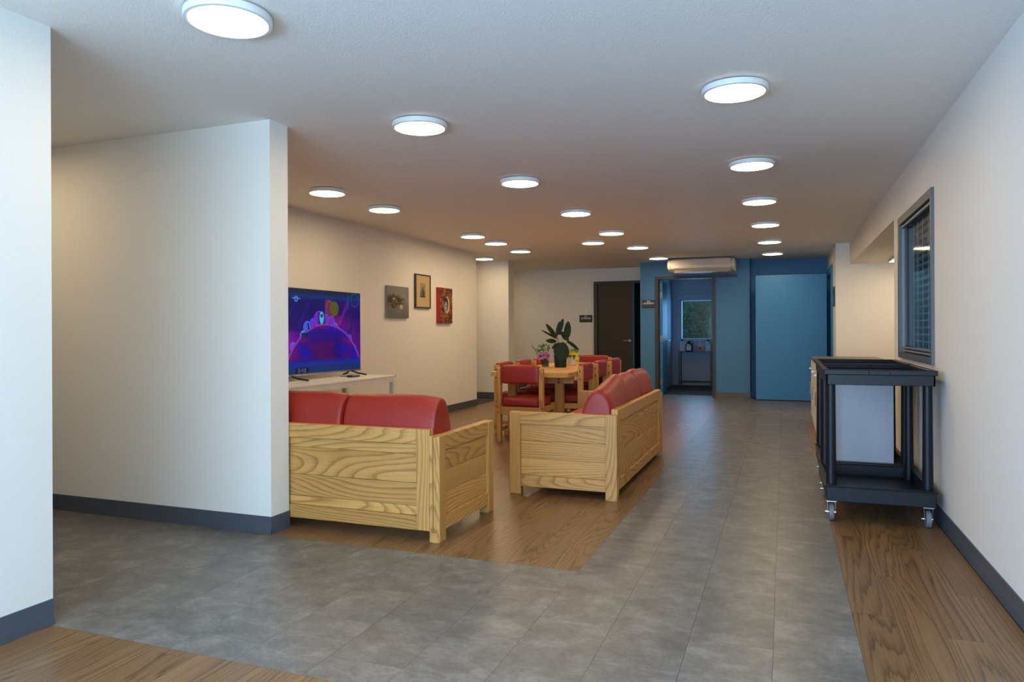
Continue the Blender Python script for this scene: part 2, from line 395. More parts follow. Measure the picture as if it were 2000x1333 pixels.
# door_1: storage door with frame, ajar
d1 = struct('door_1', boxes((-3.58, -3.508, 14.10, 14.3, 0, 2.184), (-2.64, -2.58, 14.10, 14.3, 0, 2.184), (-3.508, -2.64, 14.10, 14.3, 2.13, 2.184)), M_brown)
hinge = bpy.data.objects.new('door_leaf', mesh(box(B(), 0, .85, 0, .056, .012, 2.12), 'door_leaf', M_brown)); C.objects.link(hinge)
hinge.parent = d1; hinge.location = (-3.503, 14.12, 0); hinge.rotation_euler = (0, 0, -.42)
obj('leaf_edge', boxes((.85, .853, 0, .056, .012, 2.12)), M_bluep, hinge)
def lever(parent, x, y, z, side, d, mat=M_steel):
    bm = B(); cyl(bm, (x, y, z), (x, y+side*.012, z), .028, n=18); cyl(bm, (x, y+side*.012, z), (x, y+side*.05, z), .010, n=10)
    cyl(bm, (x-.0*d, y+side*.05, z), (x-d*.12, y+side*.05, z), .0095, .008, n=10)
    return obj('lever_handle', bm, mat, parent, auto=True)
lever(hinge, .79, 0, 1.0, -1, 1); lever(hinge, .79, .056, 1.0, 1, 1)

# door_2: laundry door, frame and leaf swung inwards
d2 = struct('door_2', boxes((-2.20, -2.14, 13.17, 13.35, 0, 2.175), (-1.19, -1.14, 13.17, 13.35, 0, 2.175), (-2.14, -1.19, 13.17, 13.35, 2.125, 2.175)), M_brown)
bmf = boxes((0, .045, 0, .90, .012, 2.11)); leaf2 = obj('door_leaf', bmf, M_bluep, d2); leaf2.location = (-2.135, 13.35, 0); leaf2.rotation_euler = (0, 0, .06)
for zz in (.25, 1.05, 1.85):
    obj('hinge', boxes((.045, .047, -.03, .02, zz-.055, zz+.055), (.0, .045, -.006, -.001, zz-.055, zz+.055)), plain('satin_nickel', (.30, .30, .30), .5, .3), leaf2)
bm = B(); cyl(bm, (.045, .84, 1.0), (.057, .84, 1.0), .028, n=18); cyl(bm, (.057, .84, 1.0), (.10, .84, 1.0), .01, n=10); cyl(bm, (.10, .84, 1.0), (.10, .72, 1.0), .009, n=10)
obj('lever_handle', bm, M_steel, leaf2, auto=True)
struct('dark_strip', boxes((-1.14, -.76, 13.17, 13.19, 2.135, 2.175)), M_brown)  # plain dark strip beside the door head, under the air conditioner

# door_3: wide blue panel door before the alcove
d3 = struct('door_3', box(B(), -.452, .662, 12.93, 12.975, .012, 2.125, bev=.002), M_bluep)
# door_4: doorway at the far right with blue casing
d4 = struct('door_4', boxes((.69, .83, 12.04, 12.40, 0, 2.21), (.69, .83, 12.40, 13.55, 2.10, 2.21)), M_bluep)
obj('door_leaf', boxes((.80, .84, 12.40, 13.3, .01, 2.10)), M_blk, d4)  # black sheet standing in for the shade inside the open doorway

# laundry window and what stands outside
w3 = struct('window_3', boxes((-2.13, -2.09, 15.99, 16.12, .98, 1.88), (-1.46, -1.42, 15.99, 16.12, .98, 1.88), (-2.13, -1.42, 15.99, 16.12, 1.84, 1.88), (-2.13, -1.42, 15.96, 16.12, .98, 1.02)), M_laundry)
obj('pane', boxes((-2.09, -1.46, 16.08, 16.084, 1.02, 1.84)), M_glass, w3)
sh = tag(obj('roller_shade', box(B(), -2.14, -1.41, 15.95, 15.99, 1.86, 1.985, bev=.01), M_laundry), 'rolled up window shade above the small laundry room window', 'shade')

# ------------------------------------------------------------------ foliage beyond the laundry window
def ovate(bm, base, tip_dir, normal, L, w, fold=.15, curl=.2, n=6):
    """one leaf blade as a curved strip of quads"""
    d = Vector(tip_dir).normalized(); nrm = Vector(normal); s = d.cross(nrm).normalized(); nn = s.cross(d).normalized()
    rows = []
    for i in range(n+1):
        t = i/n; ww = w/2*math.sin(PI*min(1, max(0.0, t)**.92))**.62 if 0 < t < 1 else .0008
        c = Vector(base) + d*L*t - nn*curl*L*t*t
        rows.append([bm.verts.new(c - s*ww + nn*fold*ww), bm.verts.new(c), bm.verts.new(c + s*ww + nn*fold*ww)])
    for a, b in zip(rows, rows[1:]):
        for k in (0, 1): bm.faces.new((a[k], a[k+1], b[k+1], b[k]))
hd = thing('garden_shrub', 'dark leafy garden shrub seen through the small laundry room window', 'shrub', (-2.1, 18.4, 0))
bm = B(); rr = random.Random(3)
for i in range(1500):
    a, z = rr.uniform(-.9, 1.3), rr.uniform(.5, 2.6)
    dv = Vector((rr.uniform(-1, 1), rr.uniform(-1, .3), rr.uniform(-.6, .8)))
    ovate(bm, (a, rr.uniform(-.3, .3), z), dv, (rr.uniform(-.5, .5), -1, .5), rr.uniform(.06, .14), .045, n=3)
fo = obj('foliage', bm, plain('garden_leaf_green', (.05, .10, .035), .5, var=.4), hd); fo['kind'] = 'stuff'
bm = B()
for i in range(7): tube(bm, [(-.8+i*.3, .1, 0), (-.7+i*.3, .0, 1.2), (-.5+i*.3, .1, 2.4)], .012, 6)
obj('stem', bm, M_stem, hd)
struct('ground_outside', boxes((-6, 3, 17.25, 22, -.3, -.1)), plain('garden_soil', (.09, .08, .06), .9))
struct('wall_garden', boxes((-3.4, .2, 19.4, 19.6, -.1, 3.2)), plain('mossy_garden_wall', (.10, .12, .07), .8, bmp=.5, bscale=8, var=.3))

# ------------------------------------------------------------------ ceiling lamps
def make_lamp():
    t = thing('ceiling_lamp', '', 'ceiling light')
    obj('shadow_ring', cyl(B(), (0, 0, -.006), (0, 0, 0), .155, n=48), M_gmetal, t)  # dark ring put in as the shadow gap under the ceiling
    obj('housing', lathe(B(), [(.165, -.006), (.166, -.010), (.166, -.030), (.164, -.034), (.150, -.036), (.149, -.031), (.149, -.008)], n=64, close=False), M_lampwhite, t, auto=True)
    obj('diffuser', cyl(B(), (0, 0, -.028), (0, 0, -.033), .1485, n=64), M_lamp, t)
    return t
lamp0 = make_lamp(); first = True
COLS = {'left': 'the row over the wooden sofas and television', 'mid': 'the row over the dining table edge', 'right': 'the row over the grey walkway'}
lamps = [
 (-2.044, 2.255, 'round white ceiling lamp nearest the camera, largest of all, above the partition wall'),
 (-2.045, 3.848, 'second nearest ceiling lamp of the middle row, just beyond the partition end'),
 (-2.044, 5.60, 'third ceiling lamp of the middle row, above the two wooden sofas'),
 (-2.036, 7.28, 'fourth ceiling lamp of the middle row, above the near end of the dining table'),
 (-2.03, 8.92, 'fifth ceiling lamp of the middle row, right of its smaller left neighbour'),
 (-2.49, 9.79, 'odd ceiling lamp standing off the middle row, left of the fifth one'),
 (-2.02, 10.60, 'sixth ceiling lamp of the middle row, before the air conditioner'),
 (-1.99, 12.30, 'ceiling lamp touching the left end of the air conditioner'),
 (-3.772, 5.362, 'nearest ceiling lamp of the left row, above the television'),
 (-3.765, 6.321, 'second ceiling lamp of the left row, above the white console table'),
 (-3.765, 8.526, 'third ceiling lamp of the left row, before the framed pictures'),
 (-3.765, 9.324, 'fourth ceiling lamp of the left row, above the red portrait painting'),
 (-3.79, 10.39, 'last ceiling lamp of the left row, before the grey pier'),
 (-4.75, 11.22, 'ceiling lamp half hidden behind the end of the television wall'),
 (-.233, 3.875, 'nearest ceiling lamp of the right row, large and bright over the walkway'),
 (-.221, 5.652, 'second ceiling lamp of the right row over the walkway'),
 (-.217, 7.277, 'third ceiling lamp of the right row over the walkway'),
 (-.20, 8.912, 'fourth ceiling lamp of the right row over the walkway'),
 (-.185, 10.644, 'fifth ceiling lamp of the right row over the walkway'),
 (-.168, 12.30, 'farthest ceiling lamp of the right row, before the big blue door'),
 (-5.35, 12.95, 'added unseen ceiling lamp behind the grey pier, lighting the storage wall'),  # extra lamp out of view, added to brighten the storage wall
 (-4.7, 2.75, 'added unseen ceiling lamp in the side hallway, lighting the partition wall'),  # extra lamp out of view, added to brighten the side hallway
]
for i, (x, y, lab) in enumerate(lamps):
    o = lamp0 if i == 0 else copy_tree(lamp0)
    o.location = (x, y, H); tag(o, lab, 'ceiling light', 'round ceiling lamps')
nl = thing('panel_lamp', 'flat rectangular lamp under the niche ceiling, mostly hidden by the right wall', 'ceiling light', (1.53, 10.35, 2.14))
obj('housing', box(B(), -.2, .2, -.6, .6, -.03, 0, bev=.004), M_lampwhite, nl); obj('diffuser', boxes((-.19, .19, -.59, .59, -.034, -.029)), emis('niche_diffuser', LAMP_COL, 4.5), nl)

# ------------------------------------------------------------------ red cushions
def roundbox(w, d, h, r, puff=.012, n=10):
    """pillow-like rounded box centred in x and y, base at z=0"""
    bm = B(); bmesh.ops.create_cube(bm, size=2); bmesh.ops.subdivide_edges(bm, edges=bm.edges[:], cuts=n, use_grid_fill=True)
    hw, hd, hh = w/2, d/2, h/2
    for v in bm.verts:
        c = v.co; q = Vector((c.x*hw, c.y*hd, c.z*hh))
        inner = Vector((max(-hw+r, min(hw-r, q.x)), max(-hd+r, min(hd-r, q.y)), max(-hh+r, min(hh-r, q.z))))
        dv = q-inner
        if dv.length > 1e-9: q = inner + dv.normalized()*r
        fx, fy, fz = 1-c.x**2, 1-c.y**2, 1-c.z**2
        m = max(abs(c.x), abs(c.y), abs(c.z))
        if abs(c.z) == m: q.z += math.copysign(puff*fx*fy, c.z)
        if abs(c.y) == m: q.y += math.copysign(puff*fx*fz, c.y)
        v.co = (q.x, q.y, q.z+hh)
    return bm
def back_cushion(L, seed=0, hs=1.0, soft=.12, tilt=0.0):
    """bolster back cushion: D-shaped section swept along x, soft ends"""
    rnd = random.Random(seed)
    prof = [(.045, .395), (.035, .50), (.035, .62), (.055, .71), (.095, .775), (.15, .80), (.205, .775), (.245, .70), (.275, .60), (.30, .50), (.305, .42), (.25, .385), (.14, .38)]
    cy, cz = .16, .57
    ss = [0, .012, .03, .06, .12, .25, .5, .75, .88, .94, .97, .988, 1]
    bm = B(); rings = []
    for s in ss:
        e = min(s, 1-s); k = 1-soft*math.exp(-e/.03) if e < .3 else 1.0
        top = 1 + .02*math.sin(s*PI)
        ring = []
        for (y, z) in prof:
            zz = .385+(z-.385)*hs*top*(1+tilt*(s-.5)+.025*math.sin(7*s+seed*2)*(soft > .15))
            ring.append(bm.verts.new((s*L, cy+(y-cy)*k + rnd.uniform(-.002, .002), cz+(zz-cz)*k + .004*math.sin(9*s+seed))))
        rings.append(ring)
    n = len(prof)
    for a, b in zip(rings, rings[1:]):
        for i in range(n): bm.faces.new((a[i], a[(i+1) % n], b[(i+1) % n], b[i]))
    bm.faces.new(rings[0][::-1]); bm.faces.new(rings[-1])
    return bm
def subd(o, lv=2):
    m = o.modifiers.new('s', 'SUBSURF'); m.levels = lv; m.render_levels = lv; return o

# ------------------------------------------------------------------ sofas: local x along the length, y from the back to the front
def sofa(name, label, loc, rz, L, seed=0, lift=None):
    t = thing(name, label, 'sofa', loc, rz, 'wooden sofas with red cushions')
    D, AH, BH, T = .80, .60, .635, .065
    for sx in (0, L-T):
        arm = obj('arm', box(B(), sx+.002, sx+T-.002, .082, D-.085, AH-.085, AH-.001, bev=.0025), PINE['Y'], t)      # its top rail
        bm = B()       # rear stile, a sandwich with an open groove in its rear end
        box(bm, sx, sx+.020, 0, .082, 0, AH, bev=.002); box(bm, sx+T-.022, sx+T, 0, .082, 0, AH, bev=.002)
        box(bm, sx+.018, sx+T-.020, .012, .082, .055, AH-.008); box(bm, sx+.018, sx+T-.020, 0, .082, 0, .055)
        obj('stile', bm, PINE['Z'], arm)
        obj('stile', box(B(), sx, sx+T, D-.085, D, 0, AH, bev=.003), PINE['Z'], arm)
        obj('rail', box(B(), sx+.004, sx+T-.004, .082, D-.085, .058, .140, bev=.0025), PINE['Y'], arm)
        for z0, z1 in ((.140, .262), (.262, .392), (.392, .515)):
            obj('board', box(B(), sx+.018, sx+T-.018, .082, D-.085, z0+.0008, z1-.0008, bev=.002), PINE['Y'], arm)
    x0, x1 = T, L-T
    back = obj('back_frame', box(B(), x0+.085, x1-.085, .003, .053, BH-.085, BH, bev=.0025), PINE['X'], t)
    obj('stile', box(B(), x0, x0+.085, .004, .054, .06, BH, bev=.003), PINE['Z'], back)
    obj('stile', box(B(), x1-.085, x1, .004, .054, .06, BH, bev=.003), PINE['Z'], back)
    obj('rail', box(B(), x0+.085, x1-.085, .004, .053, .06, .140, bev=.0025), PINE['X'], back)
    for z0, z1 in ((.140, .195), (.195, .325), (.325, .49), (.49, .55)):
        obj('board', box(B(), x0+.085, x1-.085, .018, .040, z0+.0008, z1-.0008, bev=.002), PINE['X'], back)
    obj('front_rail', box(B(), x0, x1, D-.08, D-.035, .16, .30, bev=.003), PINE['X'], t)
    obj('seat_board', boxes((x0, x1, .054, D-.08, .27, .29)), PINE['X'], t)
    n = 3; cl = (x1-x0)/n
    for i in range(n):
        sc = subd(obj('seat_cushion', roundbox(cl-.006, .66, .175, .045), M_red, t, smooth=True), 1); sc.location = (x0+cl*(i+.5), .41, .292)
        k = (lift or [1, 1, 1])[i]
        bc = subd(obj('back_cushion', back_cushion(cl-.002, seed+i, k, .20 if seed else .05, (.22, .06, .02)[i] if seed else 0), M_red, t, smooth=True), 2)
        bc.location = (x0+cl*i+.002, .022, .018); bc.rotation_euler = (math.radians((-1, 1.5, -.5)[(i+seed) % 3]), 0, 0)
    return t
sofa('sofa', 'pine sofa turned away from us, partly hidden by the white partition wall', (-3.812, 3.626, 0), 0, 2.0, 0, [1.0, 1.0, 1.0])
sofa('sofa', 'pine sofa standing side on beside the grey walkway, facing the television', (-1.092, 4.932, 0), PI/2, 2.0, 4, [.99, 1.04, 1.07])

# ------------------------------------------------------------------ dining table
tb = thing('dining_table', 'long pine dining table ringed by red chairs', 'table', (-2.602, 8.7, 0))
TX0, TX1, TY0, TY1 = -.452, .452, -1.33, 1.32
c = .012
bm = B(); pts = [(TX0+c, TY0), (TX1-c, TY0), (TX1, TY0+c*1.4), (TX1, TY1-c), (TX1-c, TY1), (TX0+c, TY1), (TX0, TY1-c), (TX0, TY0+c*1.4)]
lo = [bm.verts.new((x, y, .692)) for x, y in pts]; hi = [bm.verts.new((x, y, .742)) for x, y in pts]
bm.faces.new(lo[::-1]); bm.faces.new(hi)
for i in range(8): bm.faces.new((lo[i], lo[(i+1) % 8], hi[(i+1) % 8], hi[i]))
obj('tabletop', bm, PINE['Y'], tb)
for sy in (-1.02, 1.0):
    for sx in (-.30, .26):
        lg = obj('leg', box(B(), sx-.046, sx+.046, sy-.035, sy+.035, .0, .65, bev=.003), PINE['Z'], tb)
        obj('bolt', cyl(B(), (sx, sy-.041, .655), (sx, sy-.035, .655), .010, n=10), M_bolt, lg)
        obj('bolt', cyl(B(), (sx, sy-.041, .62), (sx, sy-.035, .62), .010, n=10), M_bolt, lg)
    obj('cross_beam', box(B(), -.42, .42, sy-.033, sy+.033, .61, .692, bev=.003), PINE['X'], tb)
    obj('foot_bar', box(B(), -.40, .40, sy-.032, sy+.032, .0, .06, bev=.003), PINE['X'], tb)
obj('stretcher', box(B(), -.03, .03, -.98, .96, .30, .38, bev=.003), PINE['Y'], tb)

# ------------------------------------------------------------------ dining chairs: local back at y=0, front towards +y
def make_chair(w=.52, pad0=.632, pad1=.822, ph=.80):
    t = thing('dining_chair', '', 'chair')
    D = .47; hw = w/2; pt = .044
    for s in (-1, 1):
        xa, xb = (-hw, -hw+pt) if s < 0 else (hw-pt, hw)
        p = obj('leg', box(B(), xa, xb, 0, .062, 0, ph, bev=.004), PINE['Z'], t)
        xo = -hw-.002 if s < 0 else hw-.002
        for z in (ph-.055, ph-.145, .375, .325):
            obj('bolt', cyl(B(), (xo, .03, z), (xo+.004, .03, z), .008, n=10), M_bolt, p)
            obj('bolt', cyl(B(), ((xa+xb)/2+s*.008, -.003, z), ((xa+xb)/2+s*.008, .001, z), .0065, n=8), M_bolt, p) if z < .4 else None
        obj('leg', box(B(), xa, xb, D-.055, D, 0, .405, bev=.004), PINE['Z'], t)
        obj('seat_rail', box(B(), xa+.005, xb-.005, .062, D-.055, .325, .385, bev=.003), PINE['Y'], t)
        obj('stretcher', box(B(), xa+.010, xb-.010, .062, D-.055, .115, .155, bev=.003), PINE['Y'], t)
    obj('seat_rail', box(B(), -hw+pt, hw-pt, .008, .034, .300, .385, bev=.003), PINE['X'], t)
    obj('seat_rail', box(B(), -hw+pt, hw-pt, D-.04, D-.012, .325, .385, bev=.003), PINE['X'], t)
    obj('stretcher', box(B(), -hw+pt, hw-pt, D*.5-.02, D*.5+.02, .115, .150, bev=.003), PINE['X'], t)
    sc = subd(obj('seat', roundbox(w-.092, D-.02, .095, .022, .008, 8), M_red, t, smooth=True), 1); sc.location = (0, D/2+.005, .386)
    bp = subd(obj('backrest', roundbox(w-.090, .074, pad1-pad0+.006, .020, .004, 10), M_red, t, smooth=True), 1); bp.location = (0, .034, pad0)
    return t
ch0 = make_chair(); wide = make_chair(.60, .50, .825, .80)
G = 'red dining chairs around the long table'
chairs = [
 (ch0, -2.627, 7.15, 0, 'red dining chair at the near end of the table, its back to us'),
 (ch0, -3.155, 7.99, -PI/2, 'nearest red dining chair on the wall side of the table, beside the near end chair'),
 (ch0, -3.155, 8.66, -PI/2, 'second red dining chair on the wall side of the table, in the middle'),
 (ch0, -3.155, 9.31, -PI/2, 'third red dining chair on the wall side, partly behind the pink flowers'),
 (ch0, -2.085, 7.97, PI/2, 'nearest red dining chair on the walkway side, behind the sofa arm'),
 (ch0, -2.085, 8.66, PI/2, 'second red dining chair on the walkway side of the table'),
 (wide, -2.065, 9.33, PI/2, 'farthest walkway side chair with a taller red back panel'),
 (ch0, -2.66, 10.52, PI, 'red dining chair at the far end of the table, facing us'),
]
used = set()
for src, x, y, rz, lab in chairs:
    o = src if src.name not in used else copy_tree(src)
    used.add(src.name)
    o.location = (x, y, 0); o.rotation_euler = (0, 0, rz); tag(o, lab, 'chair', G)

# ------------------------------------------------------------------ plants on the table
TZ = .742
pp = thing('rubber_plant', 'dark rubber plant with big oval leaves in a dark green pot, tallest on the table', 'potted plant', (-2.60, 8.56, TZ))
obj('pot', lathe(B(), [(.068, 0), (.073, .004), (.080, .135), (.084, .138), (.084, .152), (.074, .152), (.072, .13)], n=32, close=False), M_pot, pp, auto=True)
obj('soil', cyl(B(), (0, 0, .120), (0, 0, .132), .072, n=24), M_soil, pp)
RT = Vector((math.cos(YAW), math.sin(YAW), 0)); TO = Vector((math.sin(YAW), -math.cos(YAW), 0))   # along and towards the seating side
def LP(a, z, t=0): return RT*a + TO*t + Vector((0, 0, z))
# the broad upright leaf in front of the pot
bm = B(); ovate(bm, LP(.012, .085, .10), LP(.06, 1, -.22), -(TO), .235, .175, .10, .05, 12); ovate(bm, LP(-.02, .12, .06), LP(-.16, 1, .0), -(TO), .17, .11, .10, .05, 10)
obj('leaf', bm, M_pot, pp, smooth=True)
stems = [((0, .13), (-.02, .30), (-.045, .42)), ((.01, .13), (.06, .27), (.095, .34))]
for s in stems: obj('stem', tube(B(), [LP(a, z) for a, z in s], [.006, .005, .003], 8), M_stem, pp)
leaves = [ # base a,z  tip a,z  width  toward
 ((-.045, .36), (-.175, .545), .058, .02), ((-.03, .40), (.035, .605), .062, .03), ((-.045, .38), (-.01, .57), .05, .02), ((-.035, .35), (-.235, .47), .028, .02),
 ((.080, .345), (.100, .575), .088, .01), ((-.04, .43), (.075, .415), .05, .06), ((.02, .42), (.10, .33), .07, .05), ((-.045, .32), (-.18, .335), .06, .05),
 ((.085, .33), (.235, .215), .045, .02), ((.08, .31), (.16, .28), .02, .0), ((-.03, .30), (.085, .265), .045, .05), ((-.02, .30), (-.105, .235), .05, .05), ((-.04, .30), (-.07, .22), .06, .06)]
for (a0, z0), (a1, z1), w, tw in leaves:
    b0 = LP(a0, z0, .0); tip = LP(a1, z1, tw); d = tip-b0
    bm = B(); nrm = TO + Vector((0, 0, .35)); 
    ovate(bm, b0, d, -nrm if False else nrm, d.length, w, .10, .10, 10)
    lf = obj('leaf', bm, M_leaf, pp, smooth=True)
def petals(bm, cx, r, n, rr, layers=3):
    for L_ in range(layers):
        for k in range(n):
            an = 2*PI*(k+.5*L_)/n + rr.uniform(-.2, .2); el = .1+.5*L_
            d = Vector((math.cos(an)*math.cos(el), math.sin(an)*math.cos(el), math.sin(el)))
            d = (RT*d.x + Vector((0, 0, 1))*d.y + TO*d.z)
            ovate(bm, cx, d, d.cross(TO).cross(d)+TO*.6, r*(1-.18*L_), r*.75, .25, -.25, 4)
vs = thing('flower_vase', 'glass vase of pink peonies and green stems, left of the rubber plant', 'vase', (-2.80, 8.56, TZ))
obj('glass', lathe(B(), [(.038, 0), (.046, .003), (.050, .05), (.056, .112), (.054, .112), (.048, .05), (.042, .006)], n=32, close=False), M_vase, vs, auto=True)
obj('water', cyl(B(), (0, 0, .008), (0, 0, .075), .040, .046, n=24), M_water, vs)
rr = random.Random(5)
bm = B()
for k in range(9):
    a = rr.uniform(-.09, .05); tube(bm, [(rr.uniform(-.02, .02), rr.uniform(-.02, .02), .01), LP(a*.4, .12, rr.uniform(-.02, .02)), LP(a, rr.uniform(.16, .24), rr.uniform(-.03, .03))], .0022, 6)
obj('stem', bm, M_leafl, vs)
for (a, z, r) in ((-.060, .138, .058), (-.018, .152, .046), (.032, .138, .056), (.012, .175, .036), (-.082, .155, .034)):
    bm = B(); petals(bm, LP(a, z, .03), r, 7, rr, 4); obj('blossom', bm, M_pink, vs, smooth=True)
bm = B()
for k in range(70):
    a, z = rr.uniform(-.11, .06), rr.uniform(.17, .30)
    ovate(bm, LP(a*.75, z-.03, rr.uniform(-.05, .03)), LP(rr.uniform(-1, 1), rr.uniform(.1, 1.2), rr.uniform(-.5, .5)), TO+Vector((0, 0, .5)), rr.uniform(.03, .055), .02, .1, .2, 4)
fo = obj('foliage', bm, M_leafl, vs, smooth=True)
obj('sprig', tube(B(), [LP(-.09, .17), LP(-.13, .225), LP(-.155, .25), LP(-.165, .29)], [.004, .005, .005, .001], 8), M_leaf, vs)
for k in range(9):
    bm = B(); petals(bm, LP(rr.uniform(-.09, .03), rr.uniform(.19, .26), .03), .012, 5, rr, 2); obj('bud', bm, M_cream, vs, smooth=True)
wp = thing('pansy_pot', 'white ceramic pot of yellow and purple pansies, right of the rubber plant', 'potted plant', (-2.60, 9.06, TZ))
obj('pot', lathe(B(), [(.058, 0), (.064, .004), (.070, .075), (.071, .088), (.066, .088), (.062, .06)], n=32, close=False), M_wpot, wp, auto=True)
obj('soil', cyl(B(), (0, 0, .06), (0, 0, .075), .064, n=20), M_soil, wp)
bm = B()
for k in range(110):
    a, z = rr.uniform(-.05, .10), rr.uniform(.08, .22)
    ovate(bm, LP(a*.8, z-.02, rr.uniform(-.05, .05)), LP(rr.uniform(-1, 1), rr.uniform(-.1, 1), rr.uniform(-.6, .6)), TO+Vector((0, 0, .5)), rr.uniform(.025, .045), .020, .1, .2, 4)
obj('foliage', bm, M_leafl, wp, smooth=True)
obj('sprig', tube(B(), [LP(.05, .16), LP(.055, .22), LP(.06, .26)], [.008, .010, .002], 8), M_leafl, wp)
for (a, z, r, m) in ((-.015, .155, .038, M_yel), (.012, .162, .032, M_yel), (.050, .150, .026, M_yel), (.066, .105, .038, M_yel), (.075, .15, .018, M_cream), (.082, .135, .016, M_cream), (-.005, .11, .020, M_cream),
                     (-.035, .10, .016, M_cream), (.0, .085, .022, M_cream), (.09, .115, .022, M_purple), (.035, .12, .022, M_purple), (-.02, .125, .022, M_purple), (.015, .08, .018, M_purple)):
    bm = B(); petals(bm, LP(a, z, .06), r, 5, rr, 2); obj('blossom', bm, m, wp, smooth=True)

# ------------------------------------------------------------------ television and console
cn = thing('console_table', 'long white laminate console table under the television', 'table', (-4.10, 5.56, 0))
obj('tabletop', box(B(), -.31, .32, -1.0, 1.0, .722, .742, bev=.002), M_white, cn)
for sx in (-.285, .295):
    for sy in (-.975, .975):
        obj('leg', box(B(), sx-.022, sx+.022, sy-.025, sy+.025, 0, .722, bev=.002), M_white, cn)
obj('apron', boxes((.275, .315, -.95, .95, .675, .722)), M_white, cn); obj('apron', boxes((-.305, -.265, -.95, .95, .675, .722)), M_white, cn)
obj('apron', boxes((-.263, .273, .955, .995, .675, .722)), M_white, cn); obj('apron', boxes((-.263, .273, -.995, -.955, .675, .722)), M_white, cn)
obj('end_cap', boxes((.285, .322, .994, 1.002, .724, .741)), M_blk, cn)

def painted(name, Wd, Ht, nx, ny, func, mat, parent):
    """flat picture panel in the local y-z plane facing +x; func(u, v) -> rgb arrays"""
    u, v = np.meshgrid(np.linspace(0, 1, nx), np.linspace(0, 1, ny))
    rgb = np.clip(func(u, v), 0, 1); rgb = np.where(rgb <= .04045, rgb/12.92, ((rgb+.055)/1.055)**2.4)
    co = np.stack([np.zeros(u.size), (u.ravel()-.5)*Wd, v.ravel()*Ht], 1)
    i = (np.arange(ny-1)[:, None]*nx + np.arange(nx-1)[None, :]).ravel()
    faces = np.stack([i, i+1, i+nx+1, i+nx], 1)
    me = bpy.data.meshes.new(name); me.vertices.add(len(co)); me.vertices.foreach_set('co', co.ravel().astype('f'))
    me.loops.add(faces.size); me.loops.foreach_set('vertex_index', faces.ravel().astype('i'))
    me.polygons.add(len(faces)); me.polygons.foreach_set('loop_start', (np.arange(len(faces))*4).astype('i'))
    me.update(calc_edges=True)
    at = me.color_attributes.new('Col', 'FLOAT_COLOR', 'POINT')
    at.data.foreach_set('color', np.concatenate([rgb.reshape(-1, 3), np.ones((u.size, 1))], 1).ravel().astype('f'))
    me.materials.append(mat)
    o = bpy.data.objects.new(name, me); C.objects.link(o); o.parent = parent; return o
def A(c): return np.array(c, float)[None, None, :]
def lay(img, m, col): m = np.clip(m, 0, 1)[..., None]; return img*(1-m) + A(col)*m
def vnoise(x, y, seed=0):
    r = np.random.RandomState(seed).rand(64, 64); xi, yi = np.floor(x).astype(int), np.floor(y).astype(int); fx, fy = x-xi, y-yi
    fx, fy = fx*fx*(3-2*fx), fy*fy*(3-2*fy); g = lambda a, b: r[a % 64, b % 64]
    return (g(xi, yi)*(1-fx)+g(xi+1, yi)*fx)*(1-fy) + (g(xi, yi+1)*(1-fx)+g(xi+1, yi+1)*fx)*fy
TVY0, TVY1, TVZ0, TVZ1 = 5.105, 6.548, .79, 1.60
